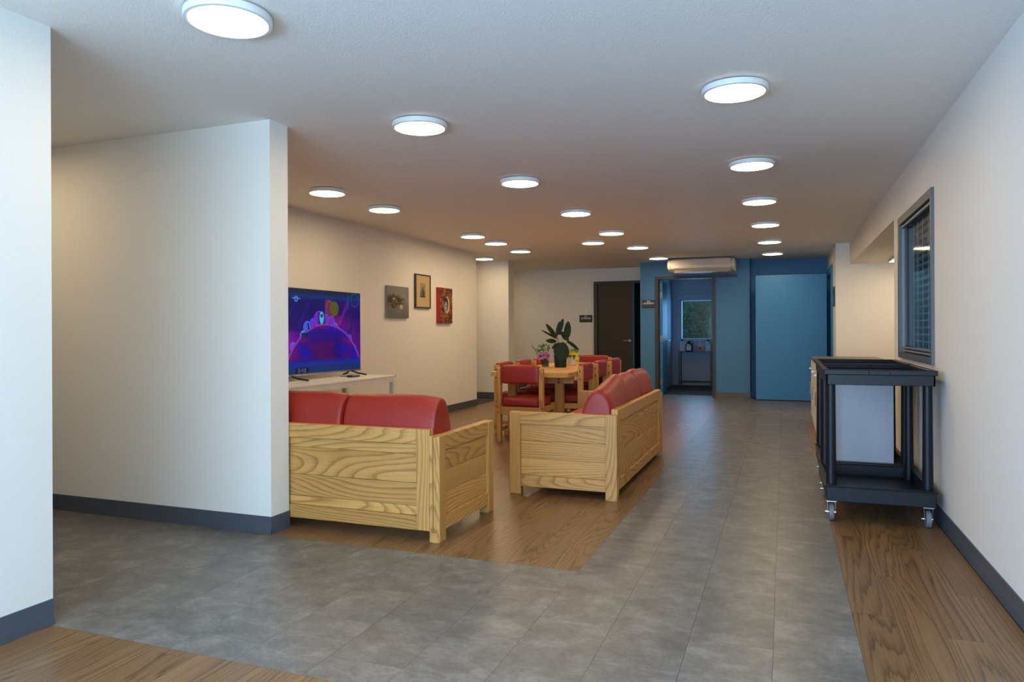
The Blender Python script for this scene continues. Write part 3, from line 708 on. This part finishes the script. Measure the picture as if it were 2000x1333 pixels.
def tvpic(u, v):
    y = 5.115+u*(6.54-5.115); z = .80+v*(1.592-.80)
    soft = lambda d, w=.006: np.clip(.5-d/w, 0, 1)
    n1 = vnoise(u*5, v*4, 1); n2 = vnoise(u*9+3*n1, v*7, 2)
    img = A((.05, .02, .40))*np.ones(u.shape+(1,))
    swirl = np.clip(1-np.abs((z-1.20)-(y-5.7)*.55-.06*n1)/.16, 0, 1)
    img = lay(img, (.65*swirl)*(y < 6.1), (.10, .03, .62))
    img = lay(img, np.clip((1.42-z)/.35, 0, 1)*.85, (.34, .02, .50))
    img = lay(img, np.clip((y-6.0)/.5, 0, 1)*.5*(.5+n1*.6), (.42, .02, .48))
    img = lay(img, np.clip(1-np.hypot((y-5.30)/.25, (z-1.1)/.18), 0, 1), (.60, .08, .75))
    img = lay(img, np.clip(1-np.hypot((y-6.25)/.22, (z-1.22)/.25), 0, 1)*.8, (.52, .03, .60))
    img = lay(img, .5*n2*(v > .5), (.03, .02, .30))
    # planet with its ring
    tail = np.clip(1.15-np.hypot((y-5.995-(1.36-z)*.15)/.075, (z-1.40)/.155), 0, 1)
    img = lay(img, np.clip(tail*2.2, 0, .75), (.52, .20, .30)); img = lay(img, np.clip(1-np.abs(np.hypot((y-5.995)/.062, (z-1.39)/.13)-.85)/.12, 0, 1)*.6, (.80, .38, .28))
    for k_, (a_, b_) in enumerate(((5.36, 1.33), (5.62, 1.40), (6.22, 1.36))): img = lay(img, np.clip(1-np.abs((z-b_)-(y-a_)*1.3)/.03, 0, 1)*.35*(np.abs(y-a_) < .12), (.20, .12, .85))
    img = lay(img, np.clip(1-np.abs((z-1.36)-(y-6.22)*1.6)/.06, 0, 1)*.6, (.62, .04, .62))
    img = lay(img, soft(np.hypot((y-6.075)/.075, (z-1.425)/.075)-1, .1), (.36, .34, .12))
    img = lay(img, np.clip(1-np.hypot((y-6.12)/.12, (z-1.31)/.07), 0, 1)*.5, (.75, .2, .45))
    # clouds behind the purple globe
    CX, CZ, CR = 5.93, .60, .68
    gl = np.hypot(y-CX, (z-CZ))-CR
    for (a, b, r, c_) in ((5.64, 1.235, .062, (.22, .38, .92)), (5.58, 1.16, .05, (.25, .55, .95)), (5.73, 1.27, .055, (.35, .20, .88)), (5.82, 1.32, .075, (.45, .12, .78)), (5.92, 1.30, .07, (.42, .18, .80)),
                          (6.02, 1.285, .065, (.48, .15, .80)), (6.09, 1.24, .045, (.20, .42, .90)), (6.335, 1.115, .05, (.38, .22, .85)), (6.42, 1.02, .045, (.32, .22, .85)), (6.47, .97, .03, (.4, .25, .8)), (5.43, 1.055, .045, (.50, .28, .85))):
        dd = np.hypot(y-a, z-b)-r; img = lay(img, soft(dd), c_); img = lay(img, soft(np.abs(dd+.004)-.003, .004)*.6, (.55, .40, 1.0))
    img = lay(img, soft(gl), (.42, .01, .46))
    g2 = vnoise(y*7, z*9, 5); g3 = vnoise(y*4+9, z*6, 7)
    img = lay(img, soft(gl)*np.clip((g3-.70)*5, 0, 1)*.85, (.08, .03, .60))
    img = lay(img, soft(gl+.14, .22)*.80, (.24, .01, .34)); img = lay(img, soft(gl+.10, .15)*np.clip((g2-.62)*4, 0, 1)*.8, (.05, .03, .50))
    for a_, b_, ra, rb in ((5.62, .985, .13, .06), (5.56, 1.05, .10, .035), (6.24, 1.02, .10, .075), (6.40, .97, .07, .09), (5.66, 1.17, .09, .03)): img = lay(img, soft(gl)*np.clip(1.3-np.hypot((y-a_)/ra, (z-b_)/rb), 0, 1)*.9, (.05, .05, .66))
    img = lay(img, soft(gl)*np.clip(1-np.hypot((y-6.02)/.13, (z-1.215)/.045), 0, 1), (.05, .05, .75))
    img = lay(img, np.clip(1-np.abs(gl+.012)/.016, 0, 1)*.75, (.50, .45, .92))
    # little tower in the middle and the red cones
    img = lay(img, soft(np.maximum(np.abs(y-5.863)-.052, np.abs(z-1.325)-.055)), (.06, .16, .30))
    img = lay(img, soft(np.hypot((y-5.865)/.036, (z-1.33)/.062)-1, .2), (.35, .70, .95))
    img = lay(img, soft(np.hypot((y-5.865)/.022, (z-1.35)/.018)-1, .3), (.10, .25, .50))
    for a, b in ((5.745, 1.26), (5.99, 1.275)): img = lay(img, soft(np.maximum(np.abs(y-a)/.5-(b+.045-z)*.35, b-.03-z)), (.62, .06, .25))
    img = lay(img, soft(np.maximum(np.abs((y-5.655)+(z-1.25)*.2)-.010, np.abs(z-1.245)-.032)), (.04, .08, .25))
    # small flyer at the left, crescent at the right
    img = lay(img, soft(np.maximum(np.abs(z-1.175)-.007, np.abs(y-5.60)-.05)), (.05, .06, .14)); img = lay(img, soft(np.hypot((y-5.585)/.035, (z-1.15)/.022)-1, .2), (.12, .16, .35))
    img = lay(img, soft(np.maximum(np.abs(z-1.158)-.005, np.abs(y-5.70)-.08)), (.10, .14, .40)); img = lay(img, soft(np.maximum(np.abs(z-1.182)-.002, np.abs(y-5.48)-.07), .004), (.55, .05, .2))
    img = lay(img, soft(np.maximum(np.hypot((y-6.335)/.055, (z-1.27)/.095)-1, 1-np.hypot((y-6.305)/.055, (z-1.28)/.09)), .2), (.10, .14, .34))
    # bands of the picture's top and bottom
    img = lay(img, soft(1.508+.0*y-z, .03)*.9, (.02, .18, .46)); img = lay(img, soft(1.548-z, .02), (.03, .13, .28))
    img = lay(img, soft(z-.925+.01*n1, .05), (.02, .18, .62)); img = lay(img, soft(z-.872, .02), (.05, .20, .42)); img = lay(img, soft(z-.872)*n2*.5, (.12, .18, .38))
    # mark at top left, numeral at top right
    img = lay(img, soft(np.abs(np.hypot(y-5.475, z-1.50)-.022)-.006, .004), (.30, .55, .92)); img = lay(img, soft(np.maximum(np.abs(z-1.505)-.003, np.abs(y-5.475)-.065), .004), (.45, .65, 1))
    img = lay(img, soft(np.maximum(np.abs(y-6.316)-.008, np.abs(z-1.50)-.068)), (.05, .30, .52))
    img = lay(img, soft(np.abs(np.hypot((y-6.44)/.072, (z-1.52)/.065)-1)-.10, .06), (.05, .27, .55))
    # clock digits 3:48 at bottom left
    img = lay(img, soft(np.maximum(np.abs(y-5.56)-.10, np.abs(z-.832)-.028)), (.10, .08, .20))
    FN = {'3': ('111', '001', '111', '001', '111'), ':': ('0', '1', '0', '1', '0'), '4': ('101', '101', '111', '001', '001'), '8': ('111', '101', '111', '101', '111')}
    yy = 5.505
    for chh in '3:48':
        rows = FN[chh]
        for r_, row in enumerate(rows):
            for c_, b_ in enumerate(row):
                if b_ == '1': img = lay(img, soft(np.maximum(np.abs(y-(yy+c_*.007))-.0035, np.abs(z-(.848-r_*.008))-.004), .003)*.85, (.35, .50, .72))
        yy += .009*len(rows[0])+.010
    return img
tv = thing('television', 'large flat television showing a purple cartoon planet, on the white console', 'television', (-4.20, (TVY0+TVY1)/2, 0))
hwid = (TVY1-TVY0)/2
obj('bezel', box(B(), -.030, .004, -hwid, hwid, TVZ0, TVZ1, bev=.003), M_blk, tv)
obj('chin', boxes((.002, .007, -hwid, hwid, TVZ0-.004, TVZ0+.012)), M_steel, tv)
obj('rear_housing', box(B(), -.075, -.030, -hwid*.6, hwid*.6, TVZ0+.03, TVZ0+.45, bev=.01), M_blk, tv)
scn = painted('screen', 6.54-5.115, 1.592-.80, 380, 220, tvpic, M_screen, tv); scn.location = (.0055, (5.115+6.54)/2-(TVY0+TVY1)/2, .80)
for sy in (-.42, .55):
    bm = B()
    tube(bm, [(-.01, sy, TVZ0+.005), (.06, sy+.03, .765), (.15, sy+.055, .750)], [.010, .009, .008], 8)
    tube(bm, [(-.02, sy, TVZ0+.005), (-.06, sy+.02, .765), (-.13, sy+.05, .750)], [.010, .009, .008], 8)
    obj('foot', bm, M_blk, tv)
rm = thing('media_box', 'slim black streaming box and cable lying under the television', 'media box', (-4.02, 6.14, .742))
obj('body', box(B(), -.035, .035, -.07, .07, 0, .018, bev=.004), M_blk, rm); obj('cable', tube(B(), [(-.03, 0, .008), (-.08, .03, .004), (-.14, -.02, .004)], .003, 6), M_blk, rm)

# ------------------------------------------------------------------ pictures on the television wall
def lakeart(u, v):
    n = vnoise(u*8, v*10, 3); m = vnoise(u*22, v*26, 4)
    img = A((.47, .46, .44))*np.ones(u.shape+(1,)); img = lay(img, (.5*vnoise(u*4, v*5, 9))*(v > .5), (.60, .57, .50)); img = lay(img, .5*np.clip((.5-v)*3, 0, 1), (.34, .33, .33))
    img = lay(img, np.clip((n*.5+.62-u*1.3)*4, 0, 1)*np.clip(1-np.abs(v-.52-.06*n)/.20, 0, 1)*1.3, (.20, .15, .08))
    hs_ = (np.abs(u-.34) < .11)*(v > .46)*(v < .66-.5*np.abs(u-.30)); img = lay(img, hs_*.9, (.62, .54, .26)); img = lay(img, (np.abs(u-.28) < .025)*(v > .47)*(v < .62), (.85, .78, .36)); img = lay(img, (np.abs(u-.37) < .02)*(v > .47)*(v < .60), (.22, .17, .10))
    roof = np.clip((.12-np.abs(u-.27)-(v-.66)*.9)*30, 0, 1)*(v > .63)*(v < .78); img = lay(img, roof, (.30, .24, .14))
    img = lay(img, (np.abs(v-.455-.04*u) < .012)*(u < .60)*.9, (.72, .60, .20))
    img = lay(img, np.clip((.62-np.abs(u-.25))*3, 0, 1)*(v > .44)*(v < .60)*(m > .35)*.8, (.24, .18, .09)); img = lay(img, (v < .44)*(v > .30)*(u < .72)*np.clip((m-.35)*2, 0, 1), (.22, .16, .12)); img = lay(img, (v < .42)*(v > .30)*(u > .45)*(u < .70)*np.clip((m-.5)*4, 0, 1), (.80, .76, .60))
    img = lay(img, np.clip(1-np.hypot((u-.6)/.22, (v-.20)/.06), 0, 1)*m, (.62, .54, .34)); img = lay(img, np.clip(1-np.hypot((u-.75)/.12, (v-.70)/.08), 0, 1)*.6, (.66, .62, .55))
    return img
def portrait(u, v):
    n = vnoise(u*14, v*30, 6); m = vnoise(u*30, v*60, 8); k = vnoise(u*6, v*10, 11)
    img = A((.30, .10, .05))*np.ones(u.shape+(1,)); img = lay(img, np.clip((k-.45)*4, 0, 1), (.50, .24, .05)); img = lay(img, np.clip((n-.6)*5, 0, 1), (.62, .36, .10)); img = lay(img, np.clip((m-.74)*7, 0, 1), (.72, .58, .48))
    img = lay(img, np.clip((.16-u)*8, 0, 1)*(.5+k), (.66, .04, .03)); img = lay(img, (n < .25)*.8, (.16, .05, .04))
    hood = np.clip((1-np.hypot((u-.60)/.20, (v-.52)/.25))*12, 0, 1); img = lay(img, hood, (.82, .78, .52))
    hair = np.clip((1-np.hypot((u-.55)/.16, (v-.53)/.215))*12, 0, 1); img = lay(img, hair, (.12, .11, .13))
    face = np.clip((1-np.hypot((u-.53)/.14, (v-.46)/.17))*8, 0, 1); img = lay(img, face, (.62, .60, .66)); img = lay(img, face*np.clip((u-.56)*9, 0, 1)*.7, (.25, .24, .34))
    for a, b in ((.49, .49), (.60, .49)): img = lay(img, np.clip((1-np.hypot((u-a)/.035, (v-b)/.014))*4, 0, 1), (.10, .09, .12))
    img = lay(img, np.clip((1-np.hypot((u-.545)/.05, (v-.375)/.012))*4, 0, 1), (.30, .12, .18)); return img
def engraving(u, v):
    m = vnoise(u*20, v*26, 12); img = A((.76, .66, .46))*np.ones(u.shape+(1,))
    img = lay(img, (np.abs(u-.49) < .19)*(np.abs(v-.53) < .225)*1.0, (.60, .52, .38))
    img = lay(img, (np.abs(u-.49) < .19)*(v > .305)*(v < .36), (.15, .13, .12))
    body = np.clip((1-np.hypot((u-.48)/.17, (v-.43)/.14))*6, 0, 1); img = lay(img, body*(.7+.3*m), (.20, .18, .18)); img = lay(img, np.clip((1-np.hypot((u-.49)/.06, (v-.60)/.035))*6, 0, 1), (.30, .25, .22))
    img = lay(img, (np.abs(u-.42) < .03)*(np.abs(v-.45) < .08)*m, (.60, .60, .64)); return img
def picture(name, label, cat, y0, y1, z0, z1, fn, dep, framew=0, nx=70, ny=100, side=None):
    t = thing(name, label, cat, (XT, (y0+y1)/2, z0)); w, h = y1-y0, z1-z0
    if framew:
        bm = B(); f = framew
        box(bm, 0, dep, -w/2, -w/2+f, 0, h); box(bm, 0, dep, w/2-f, w/2, 0, h); box(bm, 0, dep, -w/2+f, w/2-f, 0, f); box(bm, 0, dep, -w/2+f, w/2-f, h-f, h)
        obj('frame', bm, M_brown, t); obj('backing', boxes((0, dep-.012, -w/2+f, w/2-f, f, h-f)), M_white, t)
        pn = painted('print', w-2*f, h-2*f, nx, ny, fn, M_art, t); pn.location = (dep-.010, 0, f)
    else:
        obj('canvas', box(B(), 0, dep, -w/2, w/2, 0, h, bev=.002), side or M_white, t)
        pn = painted('painting', w-.002, h-.002, nx, ny, fn, M_art, t); pn.location = (dep+.0012, 0, .001)
picture('lake_painting', 'grey canvas painting of a house beside water, nearest the television', 'painting', 7.80, 8.345, 1.368, 1.772, lakeart, .032, side=plain('grey_canvas_edge', (.22, .21, .20), .7))
picture('framed_print', 'narrow dark framed print with wide cream mat, hung highest', 'framed print', 8.55, 8.985, 1.513, 1.974, engraving, .03, .016)
picture('portrait_painting', 'red and brown canvas painting of a pale face, farthest along the wall', 'painting', 9.205, 9.665, 1.312, 1.826, portrait, .034, side=plain('red_canvas_edge', (.45, .02, .015), .6))

# ------------------------------------------------------------------ signs
def text(parent, s, size, loc, rot, mat=M_letter):
    cu = bpy.data.curves.new('lettering', 'FONT'); cu.body = s; cu.size = size; cu.align_x = 'CENTER'; cu.align_y = 'CENTER'; cu.extrude = .0008; cu.offset = .0012
    cu.materials.append(mat); t_ = bpy.data.objects.new('tmp', cu); C.objects.link(t_); bpy.context.view_layer.update()
    me = bpy.data.meshes.new_from_object(t_.evaluated_get(bpy.context.evaluated_depsgraph_get())); bpy.data.objects.remove(t_)
    o = bpy.data.objects.new('lettering', me); C.objects.link(o); o.parent = parent; o.location = loc; o.rotation_euler = rot; return o
s1 = thing('storage_sign', 'black sign reading 212 STORAGE on the cream wall', 'sign', (-3.76, 14.17, 1.367)); obj('plate', box(B(), -.134, .134, -.008, 0, 0, .148, bev=.002), M_sign, s1)
text(s1, '212', .040, (0, -.009, .118), (PI/2, 0, 0)); text(s1, 'STORAGE', .046, (0, -.009, .080), (PI/2, 0, 0))
s2 = thing('laundry_sign', 'black sign reading 213 LAUNDRY on the blue wall', 'sign', (-2.318, 13.19, 1.605)); obj('plate', box(B(), -.118, .118, -.008, 0, 0, .150, bev=.002), M_sign, s2)
text(s2, '213', .040, (0, -.009, .122), (PI/2, 0, 0)); text(s2, 'LAUNDRY', .044, (0, -.009, .086), (PI/2, 0, 0))
s3 = thing('restroom_sign', 'narrow black sign seen edge on beside the far right doorway', 'sign', (.706, 11.77, 1.545)); obj('plate', box(B(), -.012, 0, -.16, .16, 0, .29, bev=.002), M_sign, s3)
for k in range(4): obj('white_mark', cyl(B(), (-.0135, .0, .04+k*.035), (-.012, .0, .04+k*.035), .014, n=12), M_letter, s3)

# ------------------------------------------------------------------ wall air conditioner
ac = thing('air_conditioner', 'long cream air conditioner hung under the ceiling above the laundry door', 'air conditioner', (-1.33, 12.6, 0))
prof = [(0, 2.46), (0, 2.33), (-.035, 2.31), (-.05, 2.29), (-.035, 2.24), (.02, 2.205), (.14, 2.19), (.42, 2.20), (.52, 2.30), (.52, 2.42), (.45, 2.44), (.03, 2.44)]
prof = [(.02, 2.425), (.0, 2.415), (-.02, 2.345), (-.035, 2.31), (-.02, 2.255), (.06, 2.205), (.20, 2.19), (.50, 2.20), (.57, 2.25), (.57, 2.425)]
bm = B(); a = [bm.verts.new((-.50, y, z)) for y, z in prof]; b = [bm.verts.new((.50, y, z)) for y, z in prof]; n = len(prof)
bm.faces.new(a); bm.faces.new(b[::-1])
for i in range(n): bm.faces.new((a[i], b[i], b[(i+1) % n], a[(i+1) % n]))
bmesh.ops.bevel(bm, geom=[e for e in bm.edges], offset=.006, segments=2, affect='EDGES')
obj('body', bm, M_acwhite, ac)
for s in (-1, 1):
    bm = B(); p2 = [(y*.97+.012, 2.31+(z-2.31)*.93) for y, z in prof]; x0, x1 = (-.555, -.50) if s < 0 else (.50, .56)
    a = [bm.verts.new((x0, y, z)) for y, z in p2]; b = [bm.verts.new((x1, y, z)) for y, z in p2]; bm.faces.new(a); bm.faces.new(b[::-1])
    for i in range(n): bm.faces.new((a[i], b[i], b[(i+1) % n], a[(i+1) % n]))
    bmesh.ops.bevel(bm, geom=[e for e in bm.edges], offset=.012, segments=2, affect='EDGES'); obj('end_cover', bm, M_acwhite, ac)
obj('front_flap', box(B(), -.45, .36, -.040, -.028, 2.262, 2.305, bev=.002), M_acwhite, ac)
obj('louver', box(B(), -.44, .44, .0, .10, 2.192, 2.200, bev=.002), M_acwhite, ac)
obj('dark_gap_strip', box(B(), -.53, .53, .015, .045, 2.425, H, bev=.001), M_blk, ac)  # black strip standing in for the dark gap above the unit
for sx in (-.525, .525): obj('bracket', boxes((sx-.018, sx+.018, .0, .30, 2.42, H)), M_gmetal, ac)

# ------------------------------------------------------------------ kitchen cabinets and counter in the niche
def cabinet(y0, y1, label):
    t = thing('base_cabinet', label, 'cabinet', (.345, y0, 0), 0, 'cream base cabinets'); w = y1-y0
    obj('body', boxes((0, .74, 0, w, .0, .815)), M_cab, t)
    for z0, z1, nm in ((.10, .60, 'door'), (.615, .805, 'drawer')):
        d = obj(nm, box(B(), -.018, 0, .004, w-.004, z0, z1, bev=.002), M_cab, t)
        yc = w/2
        if nm == 'door': bm = B(); tube(bm, [(-.018, .05, .42), (-.05, .05, .42), (-.05, .05, .56), (-.018, .05, .56)], .006, 8)
        else: bm = B(); tube(bm, [(-.018, yc-.08, .71), (-.05, yc-.08, .71), (-.05, yc+.08, .71), (-.018, yc+.08, .71)], .006, 8)
        obj('handle', bm, M_steel, d)
cabinet(7.86, 8.62, 'cream base cabinet nearest the black carts, showing its plain end panel')
cabinet(8.62, 9.38, 'cream base cabinet in the middle of the short kitchen run')
cabinet(9.38, 10.14, 'cream base cabinet farthest from the black carts')
tag(obj('countertop', box(B(), .325, 1.09, 7.84, 10.16, .815, .848, bev=.003), M_counter), 'grey brown worktop lying on the cream base cabinets', 'countertop')

# ------------------------------------------------------------------ black utility carts
def make_cart(Lc=.87, Wc=.615):
    t = thing('utility_cart', '', 'cart'); hw = Wc/2; hl = Lc/2
    def tray(zt, zb, rim, inset, floor_z):
        bm = B()
        # rim (four sides), then walls tapering to the floor
        for (x0, x1, y0, y1) in ((-hw, hw, -hl, -hl+.035), (-hw, hw, hl-.035, hl), (-hw, -hw+.03, -hl+.035, hl-.035), (hw-.03, hw, -hl+.035, hl-.035)):
            box(bm, x0, x1, y0, y1, zt-rim, zt, bev=.004)
        i = inset
        for (x0, x1, y0, y1) in ((-hw+i, hw-i, -hl+i, -hl+i+.012), (-hw+i, hw-i, hl-i-.012, hl-i), (-hw+i, -hw+i+.012, -hl+i, hl-i), (hw-i-.012, hw-i, -hl+i, hl-i)):
            box(bm, x0, x1, y0, y1, zb, zt-rim+.005, bev=.003)
        box(bm, -hw+i+.004, hw-i-.004, -hl+i+.004, hl-i-.004, zb, floor_z)
        return bm
    tp = obj('top_tray', tray(.947, .853, .032, .012, .872), M_black, t)
    obj('grip', box(B(), -.06, .06, -hl-.004, -hl+.01, .916, .945, bev=.003), M_black, tp)
    lt = obj('bottom_tray', tray(.232, .135, .010, .010, .152), M_black, t)
    for sx in (-1, 1):
        for sy in (-1, 1):
            x, y = sx*(hw-.042), sy*(hl-.085)
            obj('post', cyl(B(), (x, y, .15), (x, y, .87), .031, .026, n=24), M_black, t, auto=True)
            cs = obj('caster', boxes((x-.030, x+.030, y-.03, y+.03, .122, .136)), M_steel, t)
            bm = B()
            for q in (-.024, .021): box(bm, x+q, x+q+.003, y-.018, y+.018, .045, .122, bev=.001)
            box(bm, x-.024, x+.024, y-.018, y+.018, .117, .122); obj('fork', bm, M_chrome, cs)
            bm = B(); cyl(bm, (x-.014, y, .052), (x+.014, y, .052), .052, n=28); bmesh.ops.bevel(bm, geom=[e for e in bm.edges if len(e.link_faces) == 2 and any(len(f.verts) > 4 for f in e.link_faces)], offset=.004, segments=2, affect='EDGES')
            obj('wheel', bm, M_tread, cs, auto=True)
            bm = B(); cyl(bm, (x-.030, y, .052), (x+.027, y, .052), .006, n=10); cyl(bm, (x-.036, y, .052), (x-.026, y, .052), .011, n=12); obj('axle', bm, M_chrome, cs, auto=True)
    return t
ct = make_cart(); ct.location = (.538, 5.265, 0); tag(ct, 'black plastic two shelf utility cart nearest us by the right wall', 'cart', 'black utility carts')
wb = thing('pale_panel', 'upright stand-in for an unidentified pale panel behind the front cart', 'board', (.512, 5.822, 0))  # stand-in for a pale panel of unknown kind behind the front cart
obj('panel', box(B(), -.225, .225, -.008, .008, .155, .848, bev=.003), plain('pale_panel_grey', (.47, .46, .50), .3), wb)
c2 = copy_tree(ct); c2.location = (.545, 6.165, 0); tag(c2, 'black plastic utility cart standing behind the nearer cart', 'cart', 'black utility carts')

# ------------------------------------------------------------------ laundry table and bottles
lt = thing('metal_side_table', 'thin black metal table under the laundry window, holding bottles', 'table', (-1.765, 15.70, 0))
obj('tabletop', boxes((-.335, .335, -.17, .17, .728, .742)), M_blk, lt)
for sx in (-.325, .325):
    for sy in (-.16, .16): obj('leg', boxes((sx-.01, sx+.01, sy-.01, sy+.01, 0, .728)), M_blk, lt)
obj('stretcher', boxes((-.315, .315, .15, .17, .09, .11)), M_blk, lt); obj('stretcher', boxes((-.315, .315, -.17, -.15, .09, .11)), M_blk, lt)
M_jug = plain('pale_blue_plastic', (.42, .55, .62), .35); M_navy = plain('navy_bottle', (.012, .015, .10), .3); M_capy = plain('lime_cap', (.50, .58, .03), .4)
M_capb = plain('blue_cap', (.01, .03, .25), .4); M_redl = plain('red_label', (.42, .05, .04), .5); M_lab = plain('pale_label', (.55, .58, .60), .5); M_grl = plain('grey_violet_bottle', (.30, .28, .34), .4)
def jug(name, label, x, y, w, h, body, cap, lab=None, handle=True):
    t = thing(name, label, 'bottle', (x, y, .742)); d = w*.62
    bm = roundbox(w, d, h*.66, .018, .004, 5); subd(obj('body', bm, body, t, smooth=True), 1)
    obj('shoulder', lathe(B(), [(w*.42, h*.60), (w*.36, h*.70), (w*.18, h*.84), (w*.15, h*.88)], n=20), body, t, auto=True)
    obj('cap', lathe(B(), [(w*.19, h*.86), (w*.19, h*.98), (w*.16, h)], n=18), cap, t, auto=True)
    if handle: obj('handle', tube(B(), [(w*.16, 0, h*.86), (w*.40, 0, h*.84), (w*.47, 0, h*.68), (w*.40, 0, h*.52)], w*.06, 8), body, t)
    if lab: obj('label_patch', boxes((-w*.36, w*.30, -d/2-.006, -d/2-.001, h*.10, h*.48)), lab, t)
    return t
jug('water_jug', 'pale jug with blue cap at the left end of the laundry table', -2.035, 15.68, .13, .26, M_jug, M_capb, M_lab)
dj = jug('detergent_bottle', 'dark blue detergent bottle with lime cap on the laundry table', -1.885, 15.60, .15, .27, M_navy, M_capy, M_lab)
obj('label_patch', boxes((-.045, .02, -.058, -.052, .13, .17)), M_capy, dj)
jug('spray_bottle', 'slim grey bottle right of the dark blue detergent bottle', -1.768, 15.60, .065, .24, M_grl, M_jug, None, False)
jug('bleach_jug', 'pale jug with a red label on the laundry table', -1.655, 15.66, .13, .23, M_jug, M_jug, M_redl)
jug('softener_jug', 'pale blue jug at the right end of the laundry table', -1.505, 15.68, .13, .26, M_jug, M_capb, None)
